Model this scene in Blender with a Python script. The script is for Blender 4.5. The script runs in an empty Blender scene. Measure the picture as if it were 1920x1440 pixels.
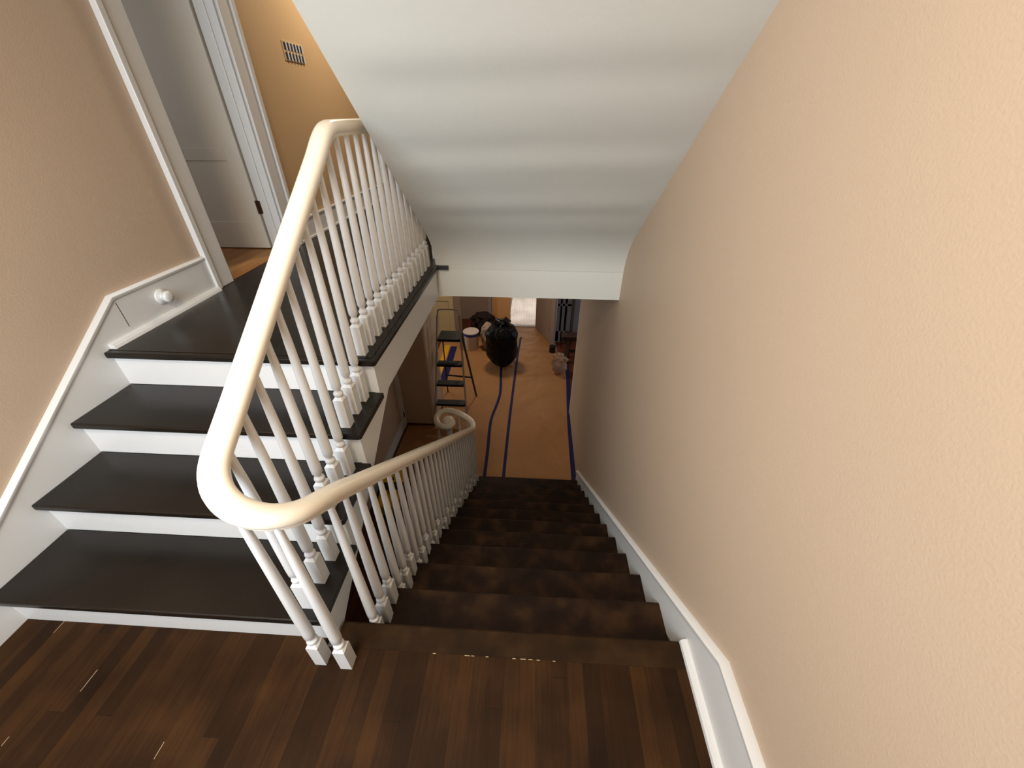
import bpy, bmesh, math, random
from mathutils import Vector, Matrix
random.seed(7)
C = bpy.context.scene.collection
S = bpy.context.scene

# ---------------------------------------------------------------- camera
F_PX, PITCH, YAW, ROLL, ZC = 743.29, math.radians(34.2544), math.radians(-3.0866), math.radians(0.1872), 1.6793
fw = Vector((math.sin(YAW)*math.cos(PITCH), math.cos(YAW)*math.cos(PITCH), -math.sin(PITCH)))
rt = Vector((math.cos(YAW), -math.sin(YAW), 0)); up = rt.cross(fw)
r2 = math.cos(ROLL)*rt + math.sin(ROLL)*up; u2 = -math.sin(ROLL)*rt + math.cos(ROLL)*up
cd = bpy.data.cameras.new('camera'); cam = bpy.data.objects.new('camera', cd); C.objects.link(cam)
cam.matrix_world = Matrix(((r2.x,u2.x,-fw.x,0),(r2.y,u2.y,-fw.y,0),(r2.z,u2.z,-fw.z,ZC),(0,0,0,1)))
cd.sensor_fit = 'HORIZONTAL'; cd.sensor_width = 36; cd.lens = F_PX*36/1920; cd.clip_start = .02
S.camera = cam
# ---------------------------------------------------------------- world, light, exposure
W = bpy.data.worlds.new('world'); S.world = W; W.use_nodes = True
W.node_tree.nodes['Background'].inputs[0].default_value = (.55,.62,.72,1)
W.node_tree.nodes['Background'].inputs[1].default_value = .35
S.view_settings.view_transform = 'Standard'; S.view_settings.look = 'None'
S.view_settings.exposure = 0.12; S.view_settings.gamma = 1; S.view_settings.use_curve_mapping = False
def area(name, loc, target, sx, sy, power, col):
    l = bpy.data.lights.new(name, 'AREA'); l.shape = 'RECTANGLE'; l.size = sx; l.size_y = sy
    l.energy = power; l.color = col
    o = bpy.data.objects.new(name, l); C.objects.link(o); o.location = loc
    o.rotation_euler = (Vector(target)-Vector(loc)).to_track_quat('-Z', 'Y').to_euler()
    return o
area('window_light_landing', (-1.2,-.98,1.85), (-.3,1.2,.35), 1.4, 1.3, 88, (.80,.90,1.0))
area('ceiling_lamp_light', (-.62,-.42,2.98), (-.45,.2,0), .7, .5, 50, (1,.86,.68))
area('left_room_fill_light', (-3.7,6.9,-.9), (.6,4.2,-1.0), 1.0, 1.2, 20, (1,.93,.86))  # fill light added to brighten the lower right wall; no window built there
area('hall_ceiling_lamp_light', (-1.3,4.6,3.2), (-1.3,4.4,0), .3, .3, 34, (1,.84,.64))
area('door_room_light', (-3.6,2.4,2.2), (-2.3,3.2,1.6), .9, 1.2, 3.5, (1,.93,.82))
area('far_window_light', (-.3,11.95,-.98), (-.3,8,-1.6), 2.2, 1.0, 34, (1,.90,.76))
area('lower_hall_lamp_light', (-.7,6.6,.42), (-.7,6.6,-2), .3, .3, 20, (1,.84,.66))
area('right_room_window_light', (3.4,7.0,-1.0), (.8,7.0,-1.6), 1.2, 1.4, 16, (.92,.94,1))

# ---------------------------------------------------------------- scene dimensions
H = .19                               # riser
XR, XL, XW = .652, -1.998, -.72       # right wall, left wall, well edge
Y0, G = .744, .2462                   # descending flight
YL, GL = .645, .2812                  # ascending flight
ZU, ZD = 4*H, -12*H                   # upper floor, lower floor
YH = 2.873; HB = .52                  # header of upper floor

# ---------------------------------------------------------------- materials
def lin(c):
    return tuple(((x/255)/12.92 if x/255 <= .04045 else ((x/255+.055)/1.055)**2.4) for x in c) + (1,)
def mat(name, col, rough=.5, spec=.5, bump=0, bscale=200, var=0, vscale=3, metal=0, coat=0, bdist=.002):
    m = bpy.data.materials.new(name); m.use_nodes = True; nt = m.node_tree; b = nt.nodes['Principled BSDF']
    c = lin(col); b.inputs['Base Color'].default_value = c; b.inputs['Roughness'].default_value = rough
    b.inputs['Specular IOR Level'].default_value = spec; b.inputs['Metallic'].default_value = metal
    b.inputs['Coat Weight'].default_value = coat
    tc = nt.nodes.new('ShaderNodeTexCoord')
    if var:
        n = nt.nodes.new('ShaderNodeTexNoise'); n.inputs['Scale'].default_value = vscale; n.inputs['Detail'].default_value = 4
        r = nt.nodes.new('ShaderNodeMix'); r.data_type = 'RGBA'
        r.inputs[6].default_value = tuple(x*(1-var) for x in c[:3])+(1,); r.inputs[7].default_value = tuple(min(1,x*(1+var)) for x in c[:3])+(1,)
        nt.links.new(tc.outputs['Object'], n.inputs['Vector']); nt.links.new(n.outputs['Fac'], r.inputs[0]); nt.links.new(r.outputs[2], b.inputs['Base Color'])
    if bump:
        n = nt.nodes.new('ShaderNodeTexNoise'); n.inputs['Scale'].default_value = bscale; n.inputs['Detail'].default_value = 3
        bp = nt.nodes.new('ShaderNodeBump'); bp.inputs['Strength'].default_value = bump; bp.inputs['Distance'].default_value = bdist
        nt.links.new(tc.outputs['Object'], n.inputs['Vector']); nt.links.new(n.outputs['Fac'], bp.inputs['Height']); nt.links.new(bp.outputs['Normal'], b.inputs['Normal'])
    return m
M = {}
M['wall'] = mat('beige_wall_paint', (190,168,145), .55, .35, .35, 170, .03, 1.5)
M['tan'] = mat('tan_hall_paint', (190,160,122), .6, .3, .2, 170)
M['ceil'] = mat('off_white_ceiling_paint', (211,212,205), .6, .3, .15, 60, .02, 2)
M['white'] = mat('white_gloss_paint', (216,216,214), .33, .5, .12, 30, bdist=.003)
M['rail'] = mat('cream_white_gloss_paint', (236,226,208), .27, .6, .12, 25, bdist=.003)
M['door'] = mat('white_door_paint', (214,210,200), .42, .4, .08, 40)
M['black_metal'] = mat('black_metal', (20,19,18), .5)
M['hinge'] = mat('old_brass', (84,64,48), .45, metal=.8)
M['alu'] = mat('dull_aluminium', (178,168,158), .45, metal=.15, var=.15, vscale=20)
M['black_plastic'] = mat('black_plastic', (14,14,14), .5, .4)
M['bag'] = mat('black_bag_film', (3,3,4), .42, .22, .8, 16, bdist=.03)
M['bucket'] = mat('bucket_plastic', (205,188,176), .5, var=.06, vscale=8)
M['blue'] = mat('blue_plastic', (42,48,130), .5)
M['tape'] = mat('blue_masking_tape', (28,29,74), .7, .2)
M['yellow'] = mat('yellow_plastic', (220,160,10), .5)
M['cloth'] = mat('pale_cloth', (170,145,130), .85, .1, .6, 30, .15, 18, bdist=.02)
M['darkcloth'] = mat('dark_cloth', (48,38,34), .85, .1, .5, 30, .5, 14, bdist=.02)
M['darkwall'] = mat('grey_brown_wall_paint', (150,128,112), .7, .2)  # plain grey-brown paint: far partition, a trim and an open door
M['cream'] = mat('cream_paint', (205,186,140), .5, var=.05, vscale=8)
M['benchwood'] = mat('dark_bench_wood', (62,44,34), .55, .3, var=.3, vscale=10)
M['dark_strip'] = mat('dark_brown_strip', (70,40,24), .8)  # even dark brown for the strips at the pier's foot and the opening
M['gray_panel'] = mat('grey_painted_panel', (150,146,150), .5)
def mat_glass(name, col):
    m = mat(name, col, .12, .5); b = m.node_tree.nodes['Principled BSDF']; b.inputs['Transmission Weight'].default_value = .6; b.inputs['Roughness'].default_value = .25
    b.inputs['Alpha'].default_value = .75
    return m
M['film'] = mat_glass('clear_plastic_film', (205,180,160))
M['pane'] = mat('dark_glass', (16,15,15), .1, .6)

def woodmat(name, cols, strip, axis, rough=.32, spec=.5, grain=1.0, lengthv=1.2, wear=0, gapdark=.35, gapw=.012, bvar=.45, bigs=3.2, bigw=.5):
    """strip wood flooring: strips run along the other axis than `axis` (0: strips laid side by side in x)"""
    m = bpy.data.materials.new(name); m.use_nodes = True; nt = m.node_tree; b = nt.nodes['Principled BSDF']
    N = nt.nodes.new; L = nt.links.new
    tc = N('ShaderNodeTexCoord'); sp = N('ShaderNodeSeparateXYZ'); L(tc.outputs['Object'], sp.inputs[0])
    a, o = (0, 1) if axis == 0 else (1, 0)
    def mth(op, x, y=None):
        n = N('ShaderNodeMath'); n.operation = op
        for i, v in enumerate((x, y)):
            if v is None: continue
            if isinstance(v, (int, float)): n.inputs[i].default_value = v
            else: L(v, n.inputs[i])
        return n.outputs[0]
    u = mth('DIVIDE', sp.outputs[a], strip); iu = mth('FLOOR', u); fu = mth('FRACT', u)
    wn = N('ShaderNodeTexWhiteNoise'); wn.noise_dimensions = '1D'; L(iu, wn.inputs['W'])
    v = mth('ADD', mth('DIVIDE', sp.outputs[o], lengthv), mth('MULTIPLY', wn.outputs['Value'], 7.3)); iv = mth('FLOOR', v); fv = mth('FRACT', v)
    cb = N('ShaderNodeCombineXYZ'); L(iu, cb.inputs[0]); L(iv, cb.inputs[1])
    w2 = N('ShaderNodeTexWhiteNoise'); w2.noise_dimensions = '3D'; L(cb.outputs[0], w2.inputs['Vector'])
    mp = N('ShaderNodeMapping'); L(tc.outputs['Object'], mp.inputs['Vector'])
    mp.inputs['Scale'].default_value = (60,3,3) if a == 0 else (3,60,3)
    gr = N('ShaderNodeTexNoise'); gr.inputs['Scale'].default_value = 1.6; gr.inputs['Detail'].default_value = 6; gr.inputs['Roughness'].default_value = .65; L(mp.outputs[0], gr.inputs['Vector'])
    big = N('ShaderNodeTexNoise'); big.inputs['Scale'].default_value = bigs; big.inputs['Detail'].default_value = 2; L(tc.outputs['Object'], big.inputs['Vector'])
    fac = mth('ADD', mth('MULTIPLY', w2.outputs['Value'], bvar), mth('ADD', mth('MULTIPLY', gr.outputs['Fac'], .40*grain), mth('MULTIPLY', big.outputs['Fac'], bigw)))
    fac = mth('SUBTRACT', fac, .2*grain + .5*bigw + .5*bvar - .5)
    cr = N('ShaderNodeValToRGB'); L(fac, cr.inputs[0]); e = cr.color_ramp.elements
    e[0].position = .15; e[0].color = lin(cols[0]); e[1].position = .85; e[1].color = lin(cols[2])
    k = e.new(.5); k.color = lin(cols[1])
    # joints
    d = mth('MINIMUM', fu, mth('SUBTRACT', 1, fu)); gap = mth('LESS_THAN', d, gapw)
    dv = mth('MINIMUM', fv, mth('SUBTRACT', 1, fv)); gapv = mth('LESS_THAN', dv, .0012)
    g = mth('MAXIMUM', gap, gapv)
    mx = N('ShaderNodeMix'); mx.data_type = 'RGBA'; L(mth('MULTIPLY', g, gapdark), mx.inputs[0]); L(cr.outputs[0], mx.inputs[6]); mx.inputs[7].default_value = lin((12,8,6))
    out = mx.outputs[2]
    if wear:   # worn joints: pale dust lying in a few of the seams
        n3 = N('ShaderNodeTexNoise'); n3.inputs['Scale'].default_value = 1; n3.inputs['Detail'].default_value = 3
        mp3 = N('ShaderNodeMapping'); mp3.inputs['Scale'].default_value = (9,5,5); L(tc.outputs['Object'], mp3.inputs['Vector']); L(mp3.outputs[0], n3.inputs['Vector'])
        mk = mth('MULTIPLY', mth('LESS_THAN', d, .016), mth('GREATER_THAN', n3.outputs['Fac'], .69))
        m4 = N('ShaderNodeMix'); m4.data_type = 'RGBA'; L(mth('MULTIPLY', mk, wear), m4.inputs[0]); L(out, m4.inputs[6]); m4.inputs[7].default_value = lin((190,165,140)); out = m4.outputs[2]
    L(out, b.inputs['Base Color'])
    b.inputs['Roughness'].default_value = rough; b.inputs['Specular IOR Level'].default_value = spec
    bp = N('ShaderNodeBump'); bp.inputs['Strength'].default_value = .25; bp.inputs['Distance'].default_value = .001
    L(mth('SUBTRACT', gr.outputs['Fac'], mth('MULTIPLY', g, 2)), bp.inputs['Height']); L(bp.outputs['Normal'], b.inputs['Normal'])
    rr = mth('ADD', mth('MULTIPLY', big.outputs['Fac'], .25), rough-.12); L(rr, b.inputs['Roughness'])
    return m
M['oak'] = woodmat('dark_stained_oak_strips', [(25,15,7),(44,27,13),(70,45,21)], .057, 0, .52, .08, 1.0, 1.1, wear=.8, bvar=.30, bigw=.7, bigs=4.5)
M['nose'] = woodmat('dark_stained_nosing_board', [(26,17,10),(42,28,15),(62,42,23)], 50, 1, .5, .08, .5, 50, bvar=0, bigs=7, bigw=1.1)
M['tread_new'] = woodmat('fresh_near_black_tread', [(17,12,9),(24,19,14),(34,27,19)], 50, 1, .30, .32, .35, 50, bvar=0)
M['tread_old'] = woodmat('worn_dark_brown_tread', [(20,12,7),(34,21,12),(58,38,21)], 50, 1, .5, .12, .4, 50, bvar=0, bigs=8, bigw=1.4)
M['honey'] = woodmat('honey_oak_strips', [(138,92,46),(166,116,64),(188,140,84)], .06, 0, .4, .4)
M['farfloor'] = woodmat('glossy_oak_strips', [(150,95,55),(176,116,70),(200,144,96)], .062, 0, .24, .8, .4, 9, gapdark=.85, gapw=.13)
M['lowfloor'] = woodmat('reddish_brown_lower_floor', [(66,30,14),(84,40,18),(100,52,26)], .06, 0, .45, .35)
def papermat():
    m = mat('brown_builders_paper', (160,114,70), .62, .3, 1.0, 4, .12, 3.0, bdist=.05); return m
M['paper'] = papermat()

# ---------------------------------------------------------------- mesh helpers
def link(name, bm, m, parent=None, smooth=False, bevel=0, auto=None):
    me = bpy.data.meshes.new(name); bmesh.ops.recalc_face_normals(bm, faces=bm.faces); bm.to_mesh(me); bm.free()
    o = bpy.data.objects.new(name, me); C.objects.link(o); me.materials.append(M[m] if isinstance(m, str) else m)
    if parent: o.parent = parent
    if smooth:
        for p in me.polygons: p.use_smooth = True
        if auto:
            for e in me.edges: pass
            md = o.modifiers.new('e', 'EDGE_SPLIT'); md.split_angle = math.radians(auto)
    if bevel:
        b = o.modifiers.new('b', 'BEVEL'); b.width = bevel; b.segments = 2; b.limit_method = 'ANGLE'
    return o
def box(bm, x0, x1, y0, y1, z0, z1):
    v = [bm.verts.new(p) for p in ((x0,y0,z0),(x1,y0,z0),(x1,y1,z0),(x0,y1,z0),(x0,y0,z1),(x1,y0,z1),(x1,y1,z1),(x0,y1,z1))]
    for f in ((0,1,2,3),(4,5,6,7),(0,1,5,4),(1,2,6,5),(2,3,7,6),(3,0,4,7)): bm.faces.new([v[i] for i in f])
    return v
def B(*boxes):
    bm = bmesh.new()
    for b in boxes: box(bm, *b)
    return bm
def prism(bm, pts, ax, a, b):
    """pts in the other two axes, extruded along ax from a to b"""
    def P(p, t):
        l = list(p); l.insert(ax, t); return l
    A = [bm.verts.new(P(p, a)) for p in pts]; Z = [bm.verts.new(P(p, b)) for p in pts]
    n = len(pts); bm.faces.new(A); bm.faces.new(Z)
    for i in range(n): bm.faces.new((A[i], A[(i+1)%n], Z[(i+1)%n], Z[i]))
    return bm
def lathe(bm, prof, c=(0,0,0), n=16, axis=2, cap=True):
    rings = []
    for r, z in prof:
        ring = []
        for k in range(n):
            t = 2*math.pi*k/n; q = [r*math.cos(t), r*math.sin(t)]
            if axis == 2: p = (c[0]+q[0], c[1]+q[1], c[2]+z)
            elif axis == 0: p = (c[0]+z, c[1]+q[0], c[2]+q[1])
            else: p = (c[0]+q[0], c[1]+z, c[2]+q[1])
            ring.append(bm.verts.new(p))
        rings.append(ring)
    for a, b in zip(rings, rings[1:]):
        for k in range(n): bm.faces.new((a[k], a[(k+1)%n], b[(k+1)%n], b[k]))
    if cap: bm.faces.new(rings[0]); bm.faces.new(rings[-1])
    return bm
def sweep(bm, path, prof, cap=True):
    """prof: (side, up) points; frames stay level sideways"""
    path = [Vector(p) for p in path]; rings = []
    for i, p in enumerate(path):
        t = (path[min(i+1, len(path)-1)] - path[max(i-1, 0)]).normalized()
        s = t.cross(Vector((0,0,1)))
        s = s.normalized() if s.length > 1e-4 else Vector((1,0,0))
        u = s.cross(t).normalized()
        rings.append([bm.verts.new(p + s*a + u*b) for a, b in prof])
    n = len(prof)
    for a, b in zip(rings, rings[1:]):
        for k in range(n): bm.faces.new((a[k], a[(k+1)%n], b[(k+1)%n], b[k]))
    if cap: bm.faces.new(rings[0]); bm.faces.new(rings[-1])
    return bm
def circ(r, n=10): return [(r*math.cos(2*math.pi*k/n), r*math.sin(2*math.pi*k/n)) for k in range(n)]
def tube(bm, path, r, n=8): return sweep(bm, path, circ(r, n))
def smoothpath(pts, sub=8):
    P = [Vector(p) for p in pts]; out = []
    for i in range(len(P)-1):
        a, b, c, d = P[max(i-1,0)], P[i], P[i+1], P[min(i+2,len(P)-1)]
        for k in range(sub):
            t = k/sub
            out.append(.5*((2*b)+(c-a)*t+(2*a-5*b+4*c-d)*t*t+(-a+3*b-3*c+d)*t**3))
    out.append(P[-1]); return out
def st(o): o['kind'] = 'structure'; return o
def tag(o, label, cat, group=None, kind=None):
    o['label'] = label; o['category'] = cat
    if group: o['group'] = group
    if kind: o['kind'] = kind
    return o
def thing(name, label, cat, loc=(0,0,0), rz=0, group=None):
    o = bpy.data.objects.new(name, None); C.objects.link(o); o.location = loc; o.rotation_euler = (0,0,rz); o.empty_display_size = .1
    return tag(o, label, cat, group)

# ================================================================ SETTING
TOP = 3.35
# right wall: tall part over the upper floor, ending lower down at the opening
bm = bmesh.new()
prism(bm, [(-.9,ZD),(5.03,ZD),(5.03,HB-.02),(6.2,HB-.02),(6.2,TOP),(-.9,TOP)], 0, XR, XR+.12)
st(link('wall_right', bm, 'wall'))
st(link('trim_1', B((XR-.008,XR+.128,5.015,5.042,ZD,HB-.02)), 'white', bevel=.002))      # corner bead
# left wall with doorway
DY0, DY1, DZ = 2.45, 3.2, 2.9
bm = bmesh.new()
for b in ((XL-.12,XL,-.9,DY0,-.4,TOP),(XL-.12,XL,DY0,DY1,DZ,TOP),(XL-.12,XL,DY0,DY1,-.4,ZU-.02)): box(bm, *b)
st(link('wall_left', bm, 'wall'))
st(link('wall_left', B((XL-.12,XL,DY1,5.75,ZU-.02,TOP)), 'tan'))
# back wall behind the viewer with the landing window
wx0, wx1, wz0, wz1 = -1.92, -.48, 1.15, 2.55
st(link('wall_back', B((XL-.12,wx0,-.9,-.8,-.4,TOP),(wx1,XR+.12,-.9,-.8,-.4,TOP),(wx0,wx1,-.9,-.8,-.4,wz0),(wx0,wx1,-.9,-.8,wz1,TOP)), 'wall'))
wf = st(link('window_1', B((wx0,wx0+.05,-.9,-.8,wz0,wz1),(wx1-.05,wx1,-.9,-.8,wz0,wz1),(wx0,wx1,-.9,-.8,wz0,wz0+.05),(wx0,wx1,-.9,-.8,wz1-.05,wz1),(wx0,wx1,-.87,-.83,1.73,1.77)), 'white'))
st(link('ceiling', B((XL-.12,XR+.12,-.9,6.2,TOP,TOP+.1)), 'ceil'))
# landing floor
st(link('floor', B((XL,XR,-.8,Y0-.098,-.03,0),(XL,XW-.03,Y0-.098,Y0,-.03,0)), 'oak'))
bm = bmesh.new(); prism(bm, [(Y0-.0975,-.032),(Y0-.012,-.032),(Y0-.003,-.024),(Y0,-.014),(Y0-.003,-.004),(Y0-.010,0),(Y0-.0975,0)], 0, XW+.01, XR-.022)
st(link('trim_2', bm, 'nose'))                                                              # nosing board across the landing
st(link('ceiling', B((XL,XR,-.8,Y0-.06,-.3,-.034)), 'ceil'))
fl = []
for x, l in ((-.33,.012),(-.21,.02),(-.185,.012),(-.13,.01),(-.03,.012),(.0,.02),(.03,.015),(.06,.012),(.12,.01)): fl.append((x,x+l,Y0-.0995,Y0-.0978,-.0005,.0004))
st(link('trim_21', B(*fl), 'cream'))                                                         # pale filler flecks in the joint
# upper floor slab
bm = B((XL-.14,XW-.002,YL+3*GL+.0301,6.1,ZU-.03,ZU),(XW-.002,XR,YH+.03,6.1,ZU-.03,ZU))
st(link('floor', bm, 'tread_new'))
st(link('floor', B((XL-1.9,XL-.0,DY0-.7,6.1,ZU-.04,ZU+.002)), 'honey'))
# lower ceiling / slab body, header fascia
st(link('ceiling', B((XL,XW-.03,1.66,6.1,HB,ZU-.03),(XW-.03,XR,YH+.02,6.1,HB,ZU-.03),(-6,4.2,6.1,12.1,HB,ZU),(-6,XL-.12,2,6.1,HB-.1,HB),(XR+.12,4.2,2,6.1,HB-.1,HB)), 'ceil'))
# fascia board
st(link('trim_3', B((XW+.002,XR,YH,YH+.02,HB,ZU-.03)), 'ceil'))
bm = bmesh.new(); prism(bm, [(YH-.028,ZU-.028),(YH-.022,ZU-.004),(YH+.03,ZU),(YH+.03,ZU-.03),(YH-.01,ZU-.03)], 0, XW-.03, XW+.095)
st(link('trim_4', bm, 'tread_new'))
# sloped ceiling: underside of the flight above, slightly wavy plaster
bm = bmesh.new(); NX, NY = 26, 110
sy0 = YH; sl = .788
def sofz(y): return 1.945 - sl*(y-1.53)
path = []
yA = YH-.20
for j in range(NY+1):
    y = -.25 + (yA+.25)*j/NY; path.append((y, sofz(y)))
zA = sofz(yA)
for k in range(1, 9):                               # rounded foot of the slope into the fascia
    t = k/8; p0 = Vector((yA, zA)); p1 = Vector((YH-.005, sofz(YH-.005))); p2 = Vector((YH, ZU-.028))
    q = (1-t)**2*p0 + 2*(1-t)*t*p1 + t*t*p2; path.append((q.x, q.y))
rows = []
for j, (y, z) in enumerate(path):
    row = []
    for i in range(NX+1):
        x = XW + (XR-XW)*i/NX
        w = 0
        if y < yA:
            edge = min(1, (yA-y)/.15)
            s = y*1.27
            w = .0045*math.sin(2*math.pi*s/.33 + .5*math.sin(3*x)) + 0.0012*math.sin(2*math.pi*s/.19+1.3*x+1) + .003*math.sin(4.2*x+2.1*y)
            w *= .55*edge*min(1, 6*(x-XW)/.9, 6*(XR-x)/.9+.2)
        row.append(bm.verts.new((x, y - w*.62, z - w*.78)))
    rows.append(row)
for a, b in zip(rows, rows[1:]):
    for i in range(NX): bm.faces.new((a[i], a[i+1], b[i+1], b[i]))
# top side of the flight: close the slab so it has its real depth
back = [bm.verts.new((x, y, z+.34)) for x in (XW, XR) for (y, z) in (path[0], path[-1])]
L0, L1, R0, R1 = back
left = [r[0] for r in rows]; right = [r[-1] for r in rows]
bm.faces.new([L0] + left + [L1]); bm.faces.new([R0] + right + [R1])
bm.faces.new((L0, L1, R1, R0)); bm.faces.new([L0] + rows[0] + [R0]); bm.faces.new([L1] + rows[-1] + [R1])
o = st(link('ceiling', bm, 'ceil', smooth=True, auto=35))

# end of upper hall with a dark doorway
st(link('wall_end', B((XL-.1,-1.86,6.0,6.1,ZU,TOP),(-.95,XR,6.0,6.1,ZU,TOP),(-1.86,-.95,6.0,6.1,2.8,TOP)), 'tan'))
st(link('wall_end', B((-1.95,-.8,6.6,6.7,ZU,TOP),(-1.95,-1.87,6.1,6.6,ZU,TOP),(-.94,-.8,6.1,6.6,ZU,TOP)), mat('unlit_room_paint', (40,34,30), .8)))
st(link('trim_5', B((XL+.0,XL+.022,5.62,5.75,ZU,2.9)), 'white', bevel=.003))
st(link('baseboard_hall', B((XL,XL+.018,DY1+.17,5.62,ZU,ZU+.165),(XL,XL+.03,DY1+.17,5.62,ZU,ZU+.02),(XL,XL+.026,DY1+.17,5.62,ZU+.165,ZU+.182)), 'white', bevel=.003))

# skirting that climbs the left wall
e = XL
def bandL(top0, thick, x):     # top outline of the left skirt, offset
    pass
SK = [(-.8,.255),(.605,.255),(1.66,.955),(2.285,.955)]
bm = bmesh.new(); prism(bm, [(-.8,0),(YL+.05,-.03),(YL+.35,-.03),(1.9,ZU-.03),(2.285,ZU-.03)] + [(y,z) for y, z in reversed(SK)], 0, XL, XL+.02)
st(link('baseboard_left', bm, 'white'))
def capstrip(path, x, sgn, w=.018, h=.026):
    bm = bmesh.new(); prof = [(0,-h*.5),(w,-h*.5),(w*1.5,-h*.1),(w*1.5,h*.25),(w,h*.5),(0,h*.5)]
    rings = []
    for i, (y, z) in enumerate(path):
        a = Vector(path[max(i-1,0)]); b = Vector(path[i]); c = Vector(path[min(i+1,len(path)-1)])
        t1 = (b-a).normalized() if i else (c-b).normalized(); t2 = (c-b).normalized() if i < len(path)-1 else t1
        n1 = Vector((-t1.y,t1.x)); n2 = Vector((-t2.y,t2.x)); n = (n1+n2).normalized(); n /= max(.3, n.dot(n1))
        rings.append([bm.verts.new((x+sgn*s, y+n.x*u, z+n.y*u)) for s, u in prof])
    for a, b in zip(rings, rings[1:]):
        for k in range(6): bm.faces.new((a[k], a[(k+1)%6], b[(k+1)%6], b[k]))
    bm.faces.new(rings[0]); bm.faces.new(rings[-1]); return bm
st(link('trim_6', capstrip(SK, XL, 1, .018, .029), 'white', smooth=True, auto=40))
bm = bmesh.new(); prism(bm, [(0,0),(.034,0),(.030,.012),(.022,.022),(0,.024)], 1, 0, 1)
bmesh.ops.transform(bm, matrix=Matrix(((1,0,0,XL+.018),(0,2.285-1.53,0,1.53),(0,0,1,ZU),(0,0,0,1))), verts=bm.verts)
st(link('trim_7', bm, 'white'))
# seam where two skirting boards meet
st(link('trim_8', B((XL+.0195,XL+.0205,1.665,1.668,ZU+.05,ZU+.175)), 'hinge'))
# skirting down the right wall
SR = [(-.8,.25),(.567,.25),(3.58,.25-.772*(3.58-.567))]
bm = bmesh.new(); prism(bm, [(-.8,-.02),(Y0-.10,-.02),(3.58,SR[2][1]-.42)] + list(reversed(SR)), 0, XR-.02, XR)
st(link('baseboard_right', bm, 'white'))
st(link('trim_9', capstrip(SR, XR, -1, .020, .032), 'white', smooth=True, auto=40))
bm = bmesh.new(); prism(bm, [(0,0),(-.026,0),(-.024,.014),(-.014,.024),(0,.026)], 1, -.8, Y0-.005)
bmesh.ops.transform(bm, matrix=Matrix.Translation((XR-.018,0,0)), verts=bm.verts)
st(link('trim_10', bm, 'white'))

# doorway: casings, jambs, open door
def casing(y0, y1, z1, side):
    bm = B((XL,XL+.018,y0,y1,ZU,z1))
    return bm
cs = B((XL,XL+.02,2.315,2.45,ZU,2.99),(XL,XL+.034,2.285,2.32,ZU,3.02))
st(link('trim_11', cs, 'white', bevel=.004))
cs = B((XL,XL+.02,DY1,DY1+.13,ZU,2.99),(XL,XL+.034,DY1+.125,DY1+.165,ZU,3.02))
st(link('trim_12', cs, 'white', bevel=.004))
st(link('trim_13', B((XL-.125,XL+.002,DY1-.02,DY1,ZU,DZ),(XL-.125,XL+.002,DY0,DY0+.02,ZU,DZ),(XL-.125,XL+.002,DY0,DY1,DZ-.02,DZ),
    (XL-.062,XL-.05,DY1-.032,DY1-.02,ZU,DZ)), 'white', bevel=.002))
# door leaf, opened square into the room
dw, dt, dh = .74, .038, 2.03
bm = bmesh.new()
dx1 = XL-.145; dx0 = dx1-dw; dy1 = DY1+.015; dy0 = dy1-dt; z0 = ZU+.012
box(bm, dx0, dx1, dy0+.008, dy1, z0, z0+dh)
for b in ((dx0,dx0+.11,z0,z0+dh),(dx1-.11,dx1,z0,z0+dh),(dx0+.11,dx1-.11,z0,z0+.2),(dx0+.11,dx1-.11,z0+.62,z0+.70),(dx0+.11,dx1-.11,z0+1.9,z0+dh)):
    box(bm, b[0], b[1], dy0, dy0+.0085, b[2], b[3])
dr = st(link('door_1', bm, 'door', bevel=.003))
bm = B((dx1-.002,dx1+.004,dy0-.001,dy0+.030,1.035,1.125),(dx1+.004,dx1+.034,DY1-.024,DY1-.0195,1.035,1.125)); lathe(bm, [(.0065,0),(.0065,.094)], (dx1+.004,dy0-.004,1.033), 10)
o = link('hinge', bm, 'hinge', dr)
# room behind the doorway
st(link('wall_side_room', B((XL-1.9,XL-1.8,1.7,4.6,ZU,TOP),(XL-1.9,XL-.12,3.9,4.0,ZU,TOP),(XL-1.9,XL-.12,1.7,1.75,ZU,1.2)), 'wall'))
st(link('ceiling', B((XL-1.9,XL-.12,1.7,4.6,TOP,TOP+.1)), 'ceil'))

# ---- lower storey shell
st(link('floor', B((-6,4.2,-.9,8.14,ZD-.05,ZD),(-6,-.52,8.14,12.1,ZD-.05,ZD)), 'lowfloor'))
st(link('floor', B((-.52,4.2,8.14,12.1,ZD-.05,ZD+.004)), 'farfloor'))
st(link('trim_14', B((-.6,.2,8.10,8.19,ZD,ZD+.014)), 'gray_panel'))                                 # threshold
bm = bmesh.new(); prism(bm, [(.5,ZD),(4.62,ZD),(4.62,HB),(1.70,HB),(.62,-.125),(.5,-.3)], 0, -2.02, -1.9); st(link('wall_lower_left', bm, 'wall'))
st(link('wall_lower_back', B((-2.02,XR,-.9,-.8,ZD,0),), 'wall'))
bm = bmesh.new(); pr = [(-1.9,4.62),(-1.46,4.62),(-1.435,4.63),(-1.42,4.655),(-1.42,5.25),(-2.02,5.25),(-2.02,4.62)]
prism(bm, pr, 2, ZD, HB); st(link('wall_lower_left', bm, 'wall'))
st(link('trim_15', B((-1.9,-1.40,4.605,4.62,ZD,ZD+.02),(-1.42,-1.405,4.62,5.25,ZD,ZD+.02)), 'dark_strip'))  # dark strip put in for the dark gap at the pier's foot
st(link('baseboard_lower_left', B((-1.9,-1.875,.5,4.60,ZD,ZD+.16)), 'white', bevel=.004))
tr = st(link('trim_16', B((-1.9,-1.865,4.50,4.62,ZD,HB)), 'white', bevel=.004))
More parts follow.
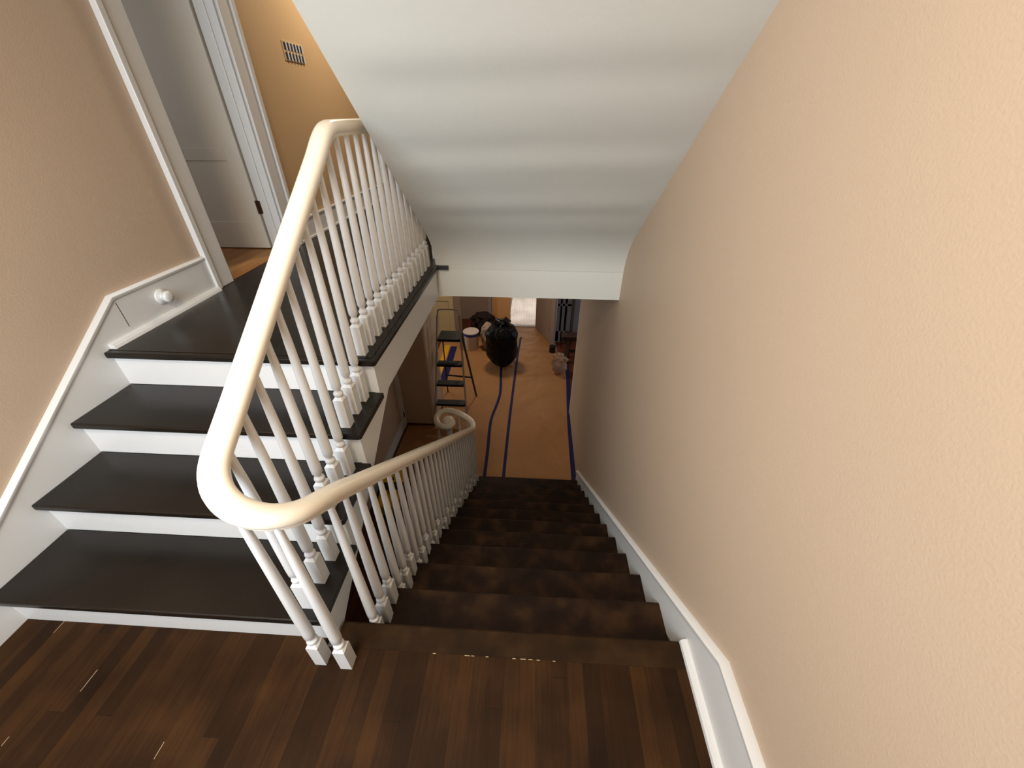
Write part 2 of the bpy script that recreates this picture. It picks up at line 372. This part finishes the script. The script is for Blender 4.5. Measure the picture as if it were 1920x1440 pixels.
# outlet slot on the trim
link('socket_plate', B((-1.866,-1.861,4.535,4.575,ZD+.19,ZD+.28)), 'black_metal', tr)
# far partition with opening
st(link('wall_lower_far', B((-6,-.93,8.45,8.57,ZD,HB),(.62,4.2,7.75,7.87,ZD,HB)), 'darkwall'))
st(link('wall_lower_far', B((-6,-5.9,-.9,12.1,ZD,HB),(4.1,4.2,-.9,12.1,ZD,HB),(-6,4.2,12.0,12.1,ZD,ZD+.78),(-6,-1.6,12.0,12.1,ZD,HB),(1.0,4.2,12.0,12.1,ZD,HB),(-1.6,1.0,12.0,12.1,ZD+1.9,HB),(-6,-2.02,-.9,-.8,ZD,HB),(XR,4.2,-.9,-.8,ZD,HB)), 'wall'))
st(link('window_2', B((-1.6,-1.53,11.98,12.1,ZD+.78,ZD+1.9),(.93,1.0,11.98,12.1,ZD+.78,ZD+1.9),(-1.6,1.0,11.98,12.1,ZD+.78,ZD+.84),(-1.6,1.0,11.98,12.1,ZD+1.83,ZD+1.9),(-.33,-.27,11.98,12.1,ZD+.78,ZD+1.9)), 'white'))
st(link('wall_lower_far', B((-.93,-.50,8.50,8.57,ZD,HB)), mat('lit_tan_stub', (232,176,118), .6, .3)))  # added stub for the lit tan floor paper, its light put into the colour
# casing strips at the opening and cream door casing behind the ladder
st(link('trim_17', B((-1.0,-.93,8.43,8.59,ZD,HB)), 'gray_panel'))
st(link('trim_18', B((-.56,-.44,8.55,8.64,ZD+.55,HB)), 'dark_strip'))
dl = st(link('door_2', B((-2.30,-1.56,7.32,7.36,ZD+.01,ZD+2.05),(-2.30,-2.2,7.31,7.32,ZD+.01,ZD+2.05),(-1.66,-1.56,7.31,7.32,ZD+.01,ZD+2.05),(-2.2,-1.66,7.31,7.32,ZD+.9,ZD+1.0)), 'cream', bevel=.003))
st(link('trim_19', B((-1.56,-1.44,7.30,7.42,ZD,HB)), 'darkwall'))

# ================================================================ STAIRS
def tread_bm(x0, x1, ynose, yback, ztop, sgn, th=.03, ret=None):
    """sgn=+1: nosing at larger y; -1: nosing at smaller y"""
    s = sgn; r = th/2
    prof = [(yback, ztop), (ynose-s*r*.7, ztop)] + [(ynose-s*(r-r*math.cos(a)), ztop-r+r*math.sin(a)) for a in (math.radians(t) for t in (60,30,0,-30,-60))] + [(ynose-s*r*.7, ztop-th), (yback, ztop-th)]
    bm = bmesh.new(); prism(bm, prof, 0, x0, x1)
    return bm
ds = thing('staircase', 'dark brown wooden flight going down from the landing to the papered lower floor', 'staircase', (0,0,ZD))
def rel(o, parent):
    o.parent = parent; o.matrix_parent_inverse = Matrix.Translation(-parent.location); return o
XT = -.655
for i in range(1, 12):
    yb = Y0+(i-1)*G-.028; yn = Y0+i*G
    if i < 11:
        rel(link('tread', tread_bm(XT, XR-.021, yn, yb, -i*H, 1), 'tread_old', smooth=False), ds)
    else:
        bm = bmesh.new(); cx, cy, rr = -.93, yn-.03, .25
        pts = [(XR-.021,yb),(XR-.021,yn),(cx+.30,yn)] + [(cx+rr*math.cos(t), cy+rr*math.sin(t)) for t in [math.radians(a) for a in range(35,275,15)]] + [(XT,yb)]
        prism(bm, pts, 2, -i*H-.03, -i*H); rel(link('tread', bm, 'tread_old', bevel=.008), ds)
for i in range(12):
    yr = Y0+i*G-.028
    rel(link('riser', B((XT+.02,XR-.021,yr-.018,yr,-(i+1)*H+(.0 if i == 11 else -.03),-i*H-.032)), 'tread_old'), ds)
bm = bmesh.new()
cx, cy = -.93, Y0+11*G-.03
bm2 = bmesh.new(); lathe(bm2, [(.225,ZD),(.225,-11*H-.03)], (cx,cy,0), 24); rel(link('curved_riser', bm2, 'tread_old'), ds)
sp = [(Y0-.06,-.035),(Y0-.03,-.035)]
for i in range(12):
    yr = Y0+i*G-.03; sp += [(yr,-i*H-.034),(yr,-(i+1)*H-.034 if i < 11 else ZD)]
sp += [(Y0+10.2*G,ZD),(Y0-.06,-.42)]
bm = bmesh.new(); prism(bm, sp, 0, XT+.012, XT+.034); rel(link('stringer', bm, 'white'), ds)
o = rel(link('soffit', prism(bmesh.new(), [(Y0-.06,-.34),(Y0-.06,-.36),(Y0+10.2*G,ZD),(Y0+10.3*G,ZD)], 0, XT+.035, XR), 'ceil'), ds)

us = thing('staircase', 'short flight of freshly painted near-black treads with white risers rising left of the banister', 'staircase', (-1.3,YL,0))
for i in range(3):
    yn = YL+i*GL; z = (i+1)*H
    bm = bmesh.new()
    # tread with a front nosing and a return nosing at the open end
    prism(bm, [(XL+.02,yn+.009),(XL+.02,yn+GL+.03),(XW+.02,yn+GL+.03),(XW+.02,yn+.009),(XW+.011,yn),(XL+.02,yn)][::-1], 2, z-.03, z)
    rel(link('tread', bm, 'tread_new', bevel=.010), us)
for i in range(4):
    yn = YL+i*GL+.03; z = (i+1)*H
    rel(link('riser', B((XL+.02,XW-.022,yn+.0005,yn+.018,z-H,z-.03)), 'white'), us)
    if i < 4:
        rel(link('cove_moulding', B((XL+.02,XW-.002,yn-.012,yn,z-.042,z-.03)), 'white'), us)
# nosing of the upper floor along the top riser and along the open side
bm = bmesh.new(); yn = YL+3*GL; y2 = yn+.030
prism(bm, [(XL+.02,yn),(XW+.011,yn),(XW+.02,yn+.009),(XW+.02,YH+.01),(XW-.003,YH+.01),(XW-.003,y2),(XL+.02,y2)], 2, ZU-.03, ZU)
rel(link('landing_nosing', bm, 'tread_new', bevel=.010), us)
# outer white stringer with stepped top, running on as the floor edge board
sp = [(.60,-.12),(1.63,HB),(YH,HB),(YH,ZU-.031),(YL+3*GL+.03,ZU-.031)]
for i in (2,1,0):
    yr = YL+i*GL+.03; sp += [(YL+(i+1)*GL+.03,(i+1)*H-.031),(yr,(i+1)*H-.031)]
sp += [(YL+.03,-.03),(.60,-.03)]
bm = bmesh.new(); prism(bm, sp, 0, XW-.022, XW); rel(link('stringer', bm, 'white'), us)
bm = bmesh.new(); prism(bm, [(.60,-.10),(1.66,HB+.02),(1.68,HB+.01),(.62,-.12)], 0, XL, XW-.022); rel(link('soffit', bm, 'ceil'), us)
for i in range(0):
    pass

# ================================================================ BALUSTRADE
RZL = 1.634
bal = thing('balustrade', 'cream white continuous handrail on slim turned balusters wrapping round the stairwell', 'banister', (-.69,.6,0))
xa, xb = -.790, -.602
ctrl = [(xa+.03,YH+.19,RZL),(xa,2.6,RZL),(xa,2.1,RZL),(xa,1.80,RZL),(xa,1.715,RZL-.006),(xa,1.655,RZL-.035),(xa,1.58,1.545)]
for y in (1.476,1.3,1.15,1.0,.85,.76): ctrl.append((xa, y, 1.476-.66*(1.476-y)))
cxm = (xa+xb)/2; ra = (xb-xa)/2; yc = .682
for a in (10,35,65,90,115,145,170):
    t = math.radians(180+a); z = .955 - .18*(a/180)
    ctrl.append((cxm+ra*math.cos(t), yc+ra*math.sin(t), z))
for y in (.80,.95,1.1,1.3,1.5,2.0,2.5,2.9,3.08): ctrl.append((xb, y, .177-.752*(y-1.494)))
zv = -1.185
ctrl += [(xb,3.22,-1.125),(-.612,3.34,-1.165),(-.665,3.45,zv),(-.78,3.545,zv),(-.91,3.605,zv),(-1.01,3.575,zv),(-1.045,3.46,zv),(-1.0,3.35,zv),(-.91,3.315,zv),(-.85,3.36,zv),(-.86,3.42,zv)]
rp = smoothpath(ctrl, 12)
acc = [rp[0]]                                   # even spacing, then relax the turn at the landing
for p in rp[1:]:
    while (p-acc[-1]).length > .014: acc.append(acc[-1]+(p-acc[-1]).normalized()*.014)
rp = acc
for _ in range(14):
    rp = [p if (i in (0, len(rp)-1) or p.y > 1.15 or p.z < .3) else (rp[i-1]+p*2+rp[i+1])/4 for i, p in enumerate(rp)]
prof = []
for k in range(20):
    t = 2*math.pi*k/20; c, s = math.cos(t), math.sin(t)
    a = .037*math.copysign(abs(c)**.75, c); b = .027*math.copysign(abs(s)**.8, s)
    prof.append((a, b))
def railprof():
    top = [(.0345,-.006),(.0345,.006),(.031,.016),(.022,.024),(.010,.0275),(-.010,.0275),(-.022,.024),(-.031,.016),(-.0345,.006),(-.0345,-.006)]
    bot = [(-.031,-.013),(-.025,-.017),(-.025,-.020),(-.022,-.028),(.022,-.028),(.025,-.020),(.025,-.017),(.031,-.013)]
    return top+bot
bm = bmesh.new(); sweep(bm, rp, railprof())
lathe(bm, [(.02,-.03),(.06,-.03),(.066,-.02),(.068,0),(.064,.018),(.05,.030),(.03,.033)], (-.905,3.425,zv), 24)
rel(link('handrail', bm, 'rail', smooth=True, auto=50), bal)
def rail_z(x, y):
    best = min(rp, key=lambda q: (q.x-x)**2+(q.y-y)**2)
    return best.z
def bal_bm(h, block=.15, w=.0212):
    bm = bmesh.new()
    # square block with chamfered shoulders
    def ring(s, z): return [bm.verts.new((a*s, b*s, z)) for a, b in ((1,1),(-1,1),(-1,-1),(1,-1))]
    R = [ring(w,0), ring(w,block-.008), ring(w*.60,block+.004)]
    for a, b in zip(R, R[1:]):
        for k in range(4): bm.faces.new((a[k], a[(k+1)%4], b[(k+1)%4], b[k]))
    bm.faces.new(R[0]); bm.faces.new(R[-1])
    z = block
    prof = [(.015,z-.004),(.0165,z+.004),(.0215,z+.009),(.0235,z+.016),(.0215,z+.023),(.016,z+.028),(.0145,z+.034),(.0175,z+.040),(.0225,z+.048),(.0232,z+.075),(.0222,z+.20),(.0195,z+(h-z)*.5),(.0160,z+(h-z)*.8),(.0128,h-.05),(.0122,h)]
    prof = [(r*.84, q) for r, q in prof]; lathe(bm, prof, n=16); return bm
def baluster(x, y, z, block=.15):
    h = rail_z(x, y)-.02-z
    o = link('baluster', bal_bm(h, block), 'white', smooth=True, auto=30); o.location = (x, y, z)
    rel(o, bal)
xbL = -.778
for i in range(3):
    for k in range(3): baluster(xbL, YL+i*GL+.066+k*.0935, (i+1)*H, .15)
yy = YL+3*GL+.07
while yy < YH-.02:
    baluster(xbL, yy, ZU); yy += .0985
baluster(-.733, .606, 0, .135); baluster(-.634, .598, 0, .135)
bm = bal_bm(RZL-.02-ZU, .17, .026); o = link('newel_post', bm, 'white', smooth=True, auto=30); o.location = (-.750,3.05,ZU); rel(o, bal)
for i in range(1, 12):
    for k in range(3):
        if i == 11 and k == 2: continue
        baluster(xb, Y0+(i-1)*G+.022+k*.082, -i*H)
for x, y in ((-.70,3.49),(-.81,3.56),(-1.03,3.42),(-.93,3.60)):
    baluster(x, y, -11*H)
bm = bmesh.new(); hn = zv-.02+11*H
lathe(bm, [(.05,0),(.05,.14),(.046,.16),(.036,.17),(.042,.185),(.042,.21),(.040,.3),(.034,hn-.1),(.030,hn-.03),(.036,hn)], n=20)
o = link('newel_post', bm, 'white', smooth=True, auto=40); o.location = (-.905,3.425,-11*H); rel(o, bal)

# ================================================================ SMALL THINGS ABOVE
# doorstop on the skirting
bm = bmesh.new(); lathe(bm, [(.038,0),(.040,.004),(.036,.010),(.022,.014),(.017,.022),(.019,.026),(.028,.031),(.030,.040),(.029,.048),(.022,.053),(.01,.055)], axis=0, n=24)
o = link('doorstop', bm, 'white', smooth=True, auto=60); o.location = (XL+.021,1.90,.872)
tag(o, 'round white painted doorstop knob on the white skirting above the top step', 'doorstop')
# vent grille
vg = thing('vent_grille', 'small pale louvred vent with two rows of black slots high on the tan wall', 'vent', (XL,4.05,2.085))
bm = bmesh.new(); box(bm, 0, .006, -.155, .155, -.062, .062); o = link('frame', bm, M['tan'], vg, bevel=.002); 
for r_ in (0,1):
    for k in range(6):
        y = -.125+k*.05; z = .031 if r_ == 0 else -.031
        o = link('slot', B((.0055,.008,y-.013,y+.013,z-.024,z+.022)), 'black_metal', vg)
        o2 = link('louvre', B((.008,.013,y+.014,y+.026,z-.026,z+.026)), 'white', vg)

# ================================================================ LOWER HALL THINGS
def flat(pts, z, th, m):
    bm = bmesh.new(); prism(bm, pts, 2, z, z+th); return bm
o = link('floor_paper', flat([(-1.84,3.50),(.645,3.50),(.66,5.05),(.70,6.4),(.50,7.2),(.10,8.09),(-.92,8.40),(-1.40,7.28),(-1.88,7.28),(-1.88,5.27),(-1.40,5.27),(-1.40,4.60),(-1.84,4.58)], ZD, .003, 'paper'), 'paper')
tag(o, 'brown builders paper taped over the floor of the lower hall', 'floor covering')
def strip(path, w, z, label, m='tape', name='masking_tape', cat='tape', th=.0012):
    bm = bmesh.new(); P = smoothpath([(x,y,0) for x, y in path], 5); A = []; 
    lo, hi = [], []
    for i, p in enumerate(P):
        t = (P[min(i+1,len(P)-1)]-P[max(i-1,0)]).normalized(); n = Vector((-t.y,t.x,0))*w/2
        lo.append((bm.verts.new((p.x+n.x,p.y+n.y,z)), bm.verts.new((p.x-n.x,p.y-n.y,z)))); hi.append((bm.verts.new((p.x+n.x,p.y+n.y,z+th)), bm.verts.new((p.x-n.x,p.y-n.y,z+th))))
    for i in range(len(P)-1):
        for a, b in ((hi[i],hi[i+1]),(lo[i],lo[i+1])): bm.faces.new((a[0],a[1],b[1],b[0]))
        for s in (0,1): bm.faces.new((lo[i][s],lo[i+1][s],hi[i+1][s],hi[i][s]))
    bm.faces.new((lo[0][0],lo[0][1],hi[0][1],hi[0][0])); bm.faces.new((lo[-1][0],lo[-1][1],hi[-1][1],hi[-1][0]))
    o = link(name, bm, m); tag(o, label, cat); return o
zt = ZD+.0035
strip([(-.555,3.52),(-.565,4.1),(-.585,4.75),(-.52,5.25),(-.50,5.6),(-.545,6.3),(-.53,6.6)], .045, zt, 'wavy blue tape strip on the brown paper running up to the black trash bag')
strip([(-.305,3.52),(-.298,4.77),(-.275,6.0),(-.255,6.9),(-.22,7.6)], .042, zt, 'straight blue tape seam on the brown paper to the right of the trash bag')
strip([(.618,3.52),(.625,4.3),(.640,5.0),(.685,6.0),(.70,6.6)], .062, zt, 'blue tape along the paper edge at the foot of the right wall')
strip([(-1.55,5.75),(-1.56,6.4),(-1.58,7.1)], .13, ZD+.004, 'broad blue tape strip on the floor seen through the stepladder', name='masking_tape')
strip([(-1.68,6.0),(-1.70,6.6),(-1.72,7.15)], .10, ZD+.004, 'yellow strip beside the blue one seen through the stepladder', m='yellow', name='masking_tape')

# stepladder
ld = thing('stepladder', 'slim folding stepladder with black treads and pale metal rails in front of the bucket', 'ladder', (-1.15,4.75,ZD))
Z = lambda z: z-ZD
flp, frp = (-1.42,4.60,ZD), (-.924,4.60,ZD)
tl, tr_ = (-1.322,5.06,-.655), (-1.015,5.06,-.655)
def loc(p): return (p[0]+1.15, p[1]-4.75, p[2]-ZD)
def bar(a, b, w, d):
    bm = bmesh.new(); sweep(bm, [a, b], [(-w/2,-d/2),(w/2,-d/2),(w/2,d/2),(-w/2,d/2)]); return bm
def lerp(a, b, t): return tuple(a[i]+(b[i]-a[i])*t for i in range(3))
link('front_rail', bar(loc(flp), loc(tl), .020, .04), 'alu', ld); link('front_rail', bar(loc(frp), loc(tr_), .026, .04), 'alu', ld)
for zz, d in ((-1.92,.09),(-1.62,.09),(-1.33,.09),(-.97,.24)):
    t = (zz-ZD)/(-.655-ZD); a, b = lerp(loc(flp), loc(tl), t), lerp(loc(frp), loc(tr_), t)
    link('step', B((a[0]+.01,b[0]-.01,a[1]-.035,a[1]+d,a[2]-.028,a[2]+.008)), 'black_plastic', ld, bevel=.004)
link('rear_leg', bar(loc((-1.40,5.50,ZD)), loc((-1.31,5.16,-.99)), .018, .028), 'black_metal', ld); link('rear_leg', bar(loc((-.894,5.40,ZD)), loc((-1.02,5.16,-.99)), .018, .028), 'black_metal', ld)
link('rear_crossbar', bar(loc((-1.36,5.36,-1.84)), loc((-.94,5.31,-1.84)), .015, .025), 'black_metal', ld)
bm = bmesh.new(); tube(bm, smoothpath([loc(tl), loc((-1.315,5.08,-.60)), loc((-1.28,5.09,-.575)), loc((-1.05,5.09,-.575)), loc((-1.02,5.08,-.60)), loc(tr_)], 5), .011); link('handle', bm, 'alu', ld, smooth=True)

# bucket
bk = thing('bucket', 'white plastic bucket with a blue band under its rim beside the stepladder', 'bucket', (-1.20,7.05,ZD))
bm = bmesh.new(); lathe(bm, [(.125,0),(.13,.01),(.150,.39),(.140,.39),(.122,.02)], n=28); link('body', bm, 'bucket', bk, smooth=True, auto=40)
bm = bmesh.new(); lathe(bm, [(.147,.32),(.155,.325),(.158,.372),(.150,.376)], n=28); link('rim', bm, 'blue', bk, smooth=True, auto=40)
bm = bmesh.new(); lathe(bm, [(.158,.376),(.160,.392),(.150,.400),(.05,.396),(.01,.396)], n=28); link('lid', bm, 'bucket', bk, smooth=True, auto=40)

def lump(bm, c, r, seed, amp=.12, n=3, freq=4.0, folds=0, taper=None):
    from mathutils import noise
    res = bmesh.ops.create_icosphere(bm, subdivisions=5, radius=1)
    for v in res['verts']:
        d = v.co.copy(); k = 1+amp*noise.fractal(d*freq*.5+Vector((seed,seed*2,0)), 1, 2, n)
        if folds:
            a = math.atan2(d.y, d.x); k *= 1+folds*math.sin(a*11+seed)*max(0, d.z)**2
        t = 1
        if taper: t = taper(d.z)
        v.co = Vector((c[0]+d.x*r[0]*k*t, c[1]+d.y*r[1]*k*t, c[2]+d.z*r[2]*(1+amp*.3*(k-1))))
    return bm
# black trash bag
tb = thing('trash_bag', 'tall full black trash bag with gathered top standing on the brown paper', 'trash bag', (-.53,6.40,ZD))
def tp(z):
    z = max(-.999, min(.999, z)); body = (1-abs(z)**5)**.5
    if z < -.35: body *= 1-.42*((-z-.35)/.65)**1.4
    if z > .55: body *= 1-.35*((z-.55)/.45)
    return body/math.sqrt(1-z*z)
bm = bmesh.new(); lump(bm, (0,0,.465), (.29,.25,.465), 3, .11, 4, 3.2, .05, tp); link('body', bm, 'bag', tb, smooth=True)
bm = bmesh.new()
for k in range(9):
    a = k*.7; l = .10+.04*math.sin(k*2.1)
    sweep(bm, [(.03*math.cos(a),.03*math.sin(a),.86),(.05*math.cos(a),.05*math.sin(a),.93),(.11*math.cos(a),.09*math.sin(a),.95+.03*math.sin(k*1.7)),(.16*math.cos(a),.13*math.sin(a),.91+.02*math.cos(k))], [(-.03,-.002),(.03,-.006),(.03,.002),(-.03,.008)])
link('gathered_top', bm, 'bag', tb)
# pale cloth bundle and dark things behind
o = link('plastic_sack', lump(bmesh.new(), (0,0,.30), (.13,.13,.30), 9, .3, 5, 4), 'cloth', smooth=True); o.location = (-.87,7.05,ZD)
tag(o, 'limp pale plastic sack between the bucket and the black trash bag', 'bag')
o = link('rag_pile', lump(bmesh.new(), (0,0,.25), (.24,.18,.26), 5, .5, 5, 5), 'darkcloth', smooth=True); o.location = (-1.03,7.7,ZD)
tag(o, 'dark heap of crumpled bags and rags behind the white bucket', 'rags')
# clear plastic bag on right
cb_ = thing('plastic_bag', 'crumpled clear plastic bag on the paper at the right by the dark bench', 'plastic bag', (.53,6.22,ZD))
bm = bmesh.new(); lump(bm, (0,0,.21), (.13,.13,.21), 14, .4, 5, 4.5); link('body', bm, 'film', cb_, smooth=True)
bm = bmesh.new(); lump(bm, (0,0,.10), (.07,.07,.09), 4, .3, 3, 4); link('contents', bm, 'cloth', cb_, smooth=True)
# dark bench
be = thing('bench', 'dark wooden bench or sawhorse standing beyond the end of the right wall', 'bench', (.9,6.7,ZD))
link('top', B((-.33,.5,-.1,.1,.47,.55)), 'benchwood', be, bevel=.006)
for x, y in ((-.20,-.07),(-.20,.07),(.4,-.07),(.4,.07)): link('leg', bar((x+.02,y,.47),(x-.02,y*1.6,0),.05,.05), 'benchwood', be)
link('stretcher', B((-.2,.4,-.02,.02,.18,.23)), 'benchwood', be)
# small black object
o = link('paint_tin', lathe(bmesh.new(), [(.06,0),(.062,.004),(.062,.13),(.066,.134),(.058,.138),(.05,.13)], n=20), 'black_plastic', smooth=True, auto=40); o.location = (.43,7.0,ZD)
tag(o, 'small round black tin on the floor at the foot of the open grey door', 'tin')
# open tan door at far right and french door
bm = bmesh.new(); a = Vector((.10,8.12)); b = Vector((.46,7.22)); t = (b-a).normalized(); n = Vector((-t.y,t.x))*.02
prism(bm, [tuple(a+n),tuple(b+n),tuple(b-n),tuple(a-n)], 2, ZD+.01, ZD+2.04)
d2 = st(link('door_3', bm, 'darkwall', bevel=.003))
bm = bmesh.new(); q = a+t*.2; r_ = a+t*.78
for z0_, z1_ in ((ZD+.25,ZD+.95),):
    prism(bm, [tuple(q-n*1.3),tuple(r_-n*1.3),tuple(r_-n*.9),tuple(q-n*.9)], 2, z0_, z1_)
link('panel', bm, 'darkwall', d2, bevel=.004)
# edge strip of that door (pale)
bm = bmesh.new(); prism(bm, [tuple(b+n),tuple(b+n+t*.006),tuple(b-n+t*.006),tuple(b-n)], 2, ZD+.01, ZD+2.04); link('edge', bm, 'gray_panel', d2)
d4 = st(link('door_4', B((.50,.56,7.44,7.48,ZD+.01,ZD+2.04),(.60,.655,7.44,7.48,ZD+.01,ZD+2.04),(.70,.78,7.44,7.48,ZD+.01,ZD+2.04),(.50,.78,7.44,7.48,ZD+.01,ZD+.25),(.50,.78,7.44,7.48,ZD+.80,ZD+.85),(.50,.78,7.44,7.48,ZD+1.4,ZD+1.45)), 'gray_panel', bevel=.003))
link('pane', B((.51,.77,7.455,7.465,ZD+.2,ZD+2.0)), 'pane', d4)
st(link('trim_20', B((.86,1.16,7.60,7.66,ZD,ZD+2.1)), 'gray_panel', bevel=.004))
# yellow and black case under the stairs
tc_ = thing('tool_case', 'yellow and black case on the lower floor glimpsed between the balusters', 'tool case', (-1.66,3.25,ZD), .1)
link('body', B((-.13,.13,-.32,.32,0,.16)), 'yellow', tc_, bevel=.02)
link('band', B((-.135,.135,-.06,.06,.01,.17)), 'black_plastic', tc_, bevel=.01)
bm = bmesh.new(); tube(bm, smoothpath([(0,-.1,.16),(0,-.09,.20),(0,.09,.20),(0,.1,.16)],4), .012); link('handle', bm, 'black_plastic', tc_, smooth=True)
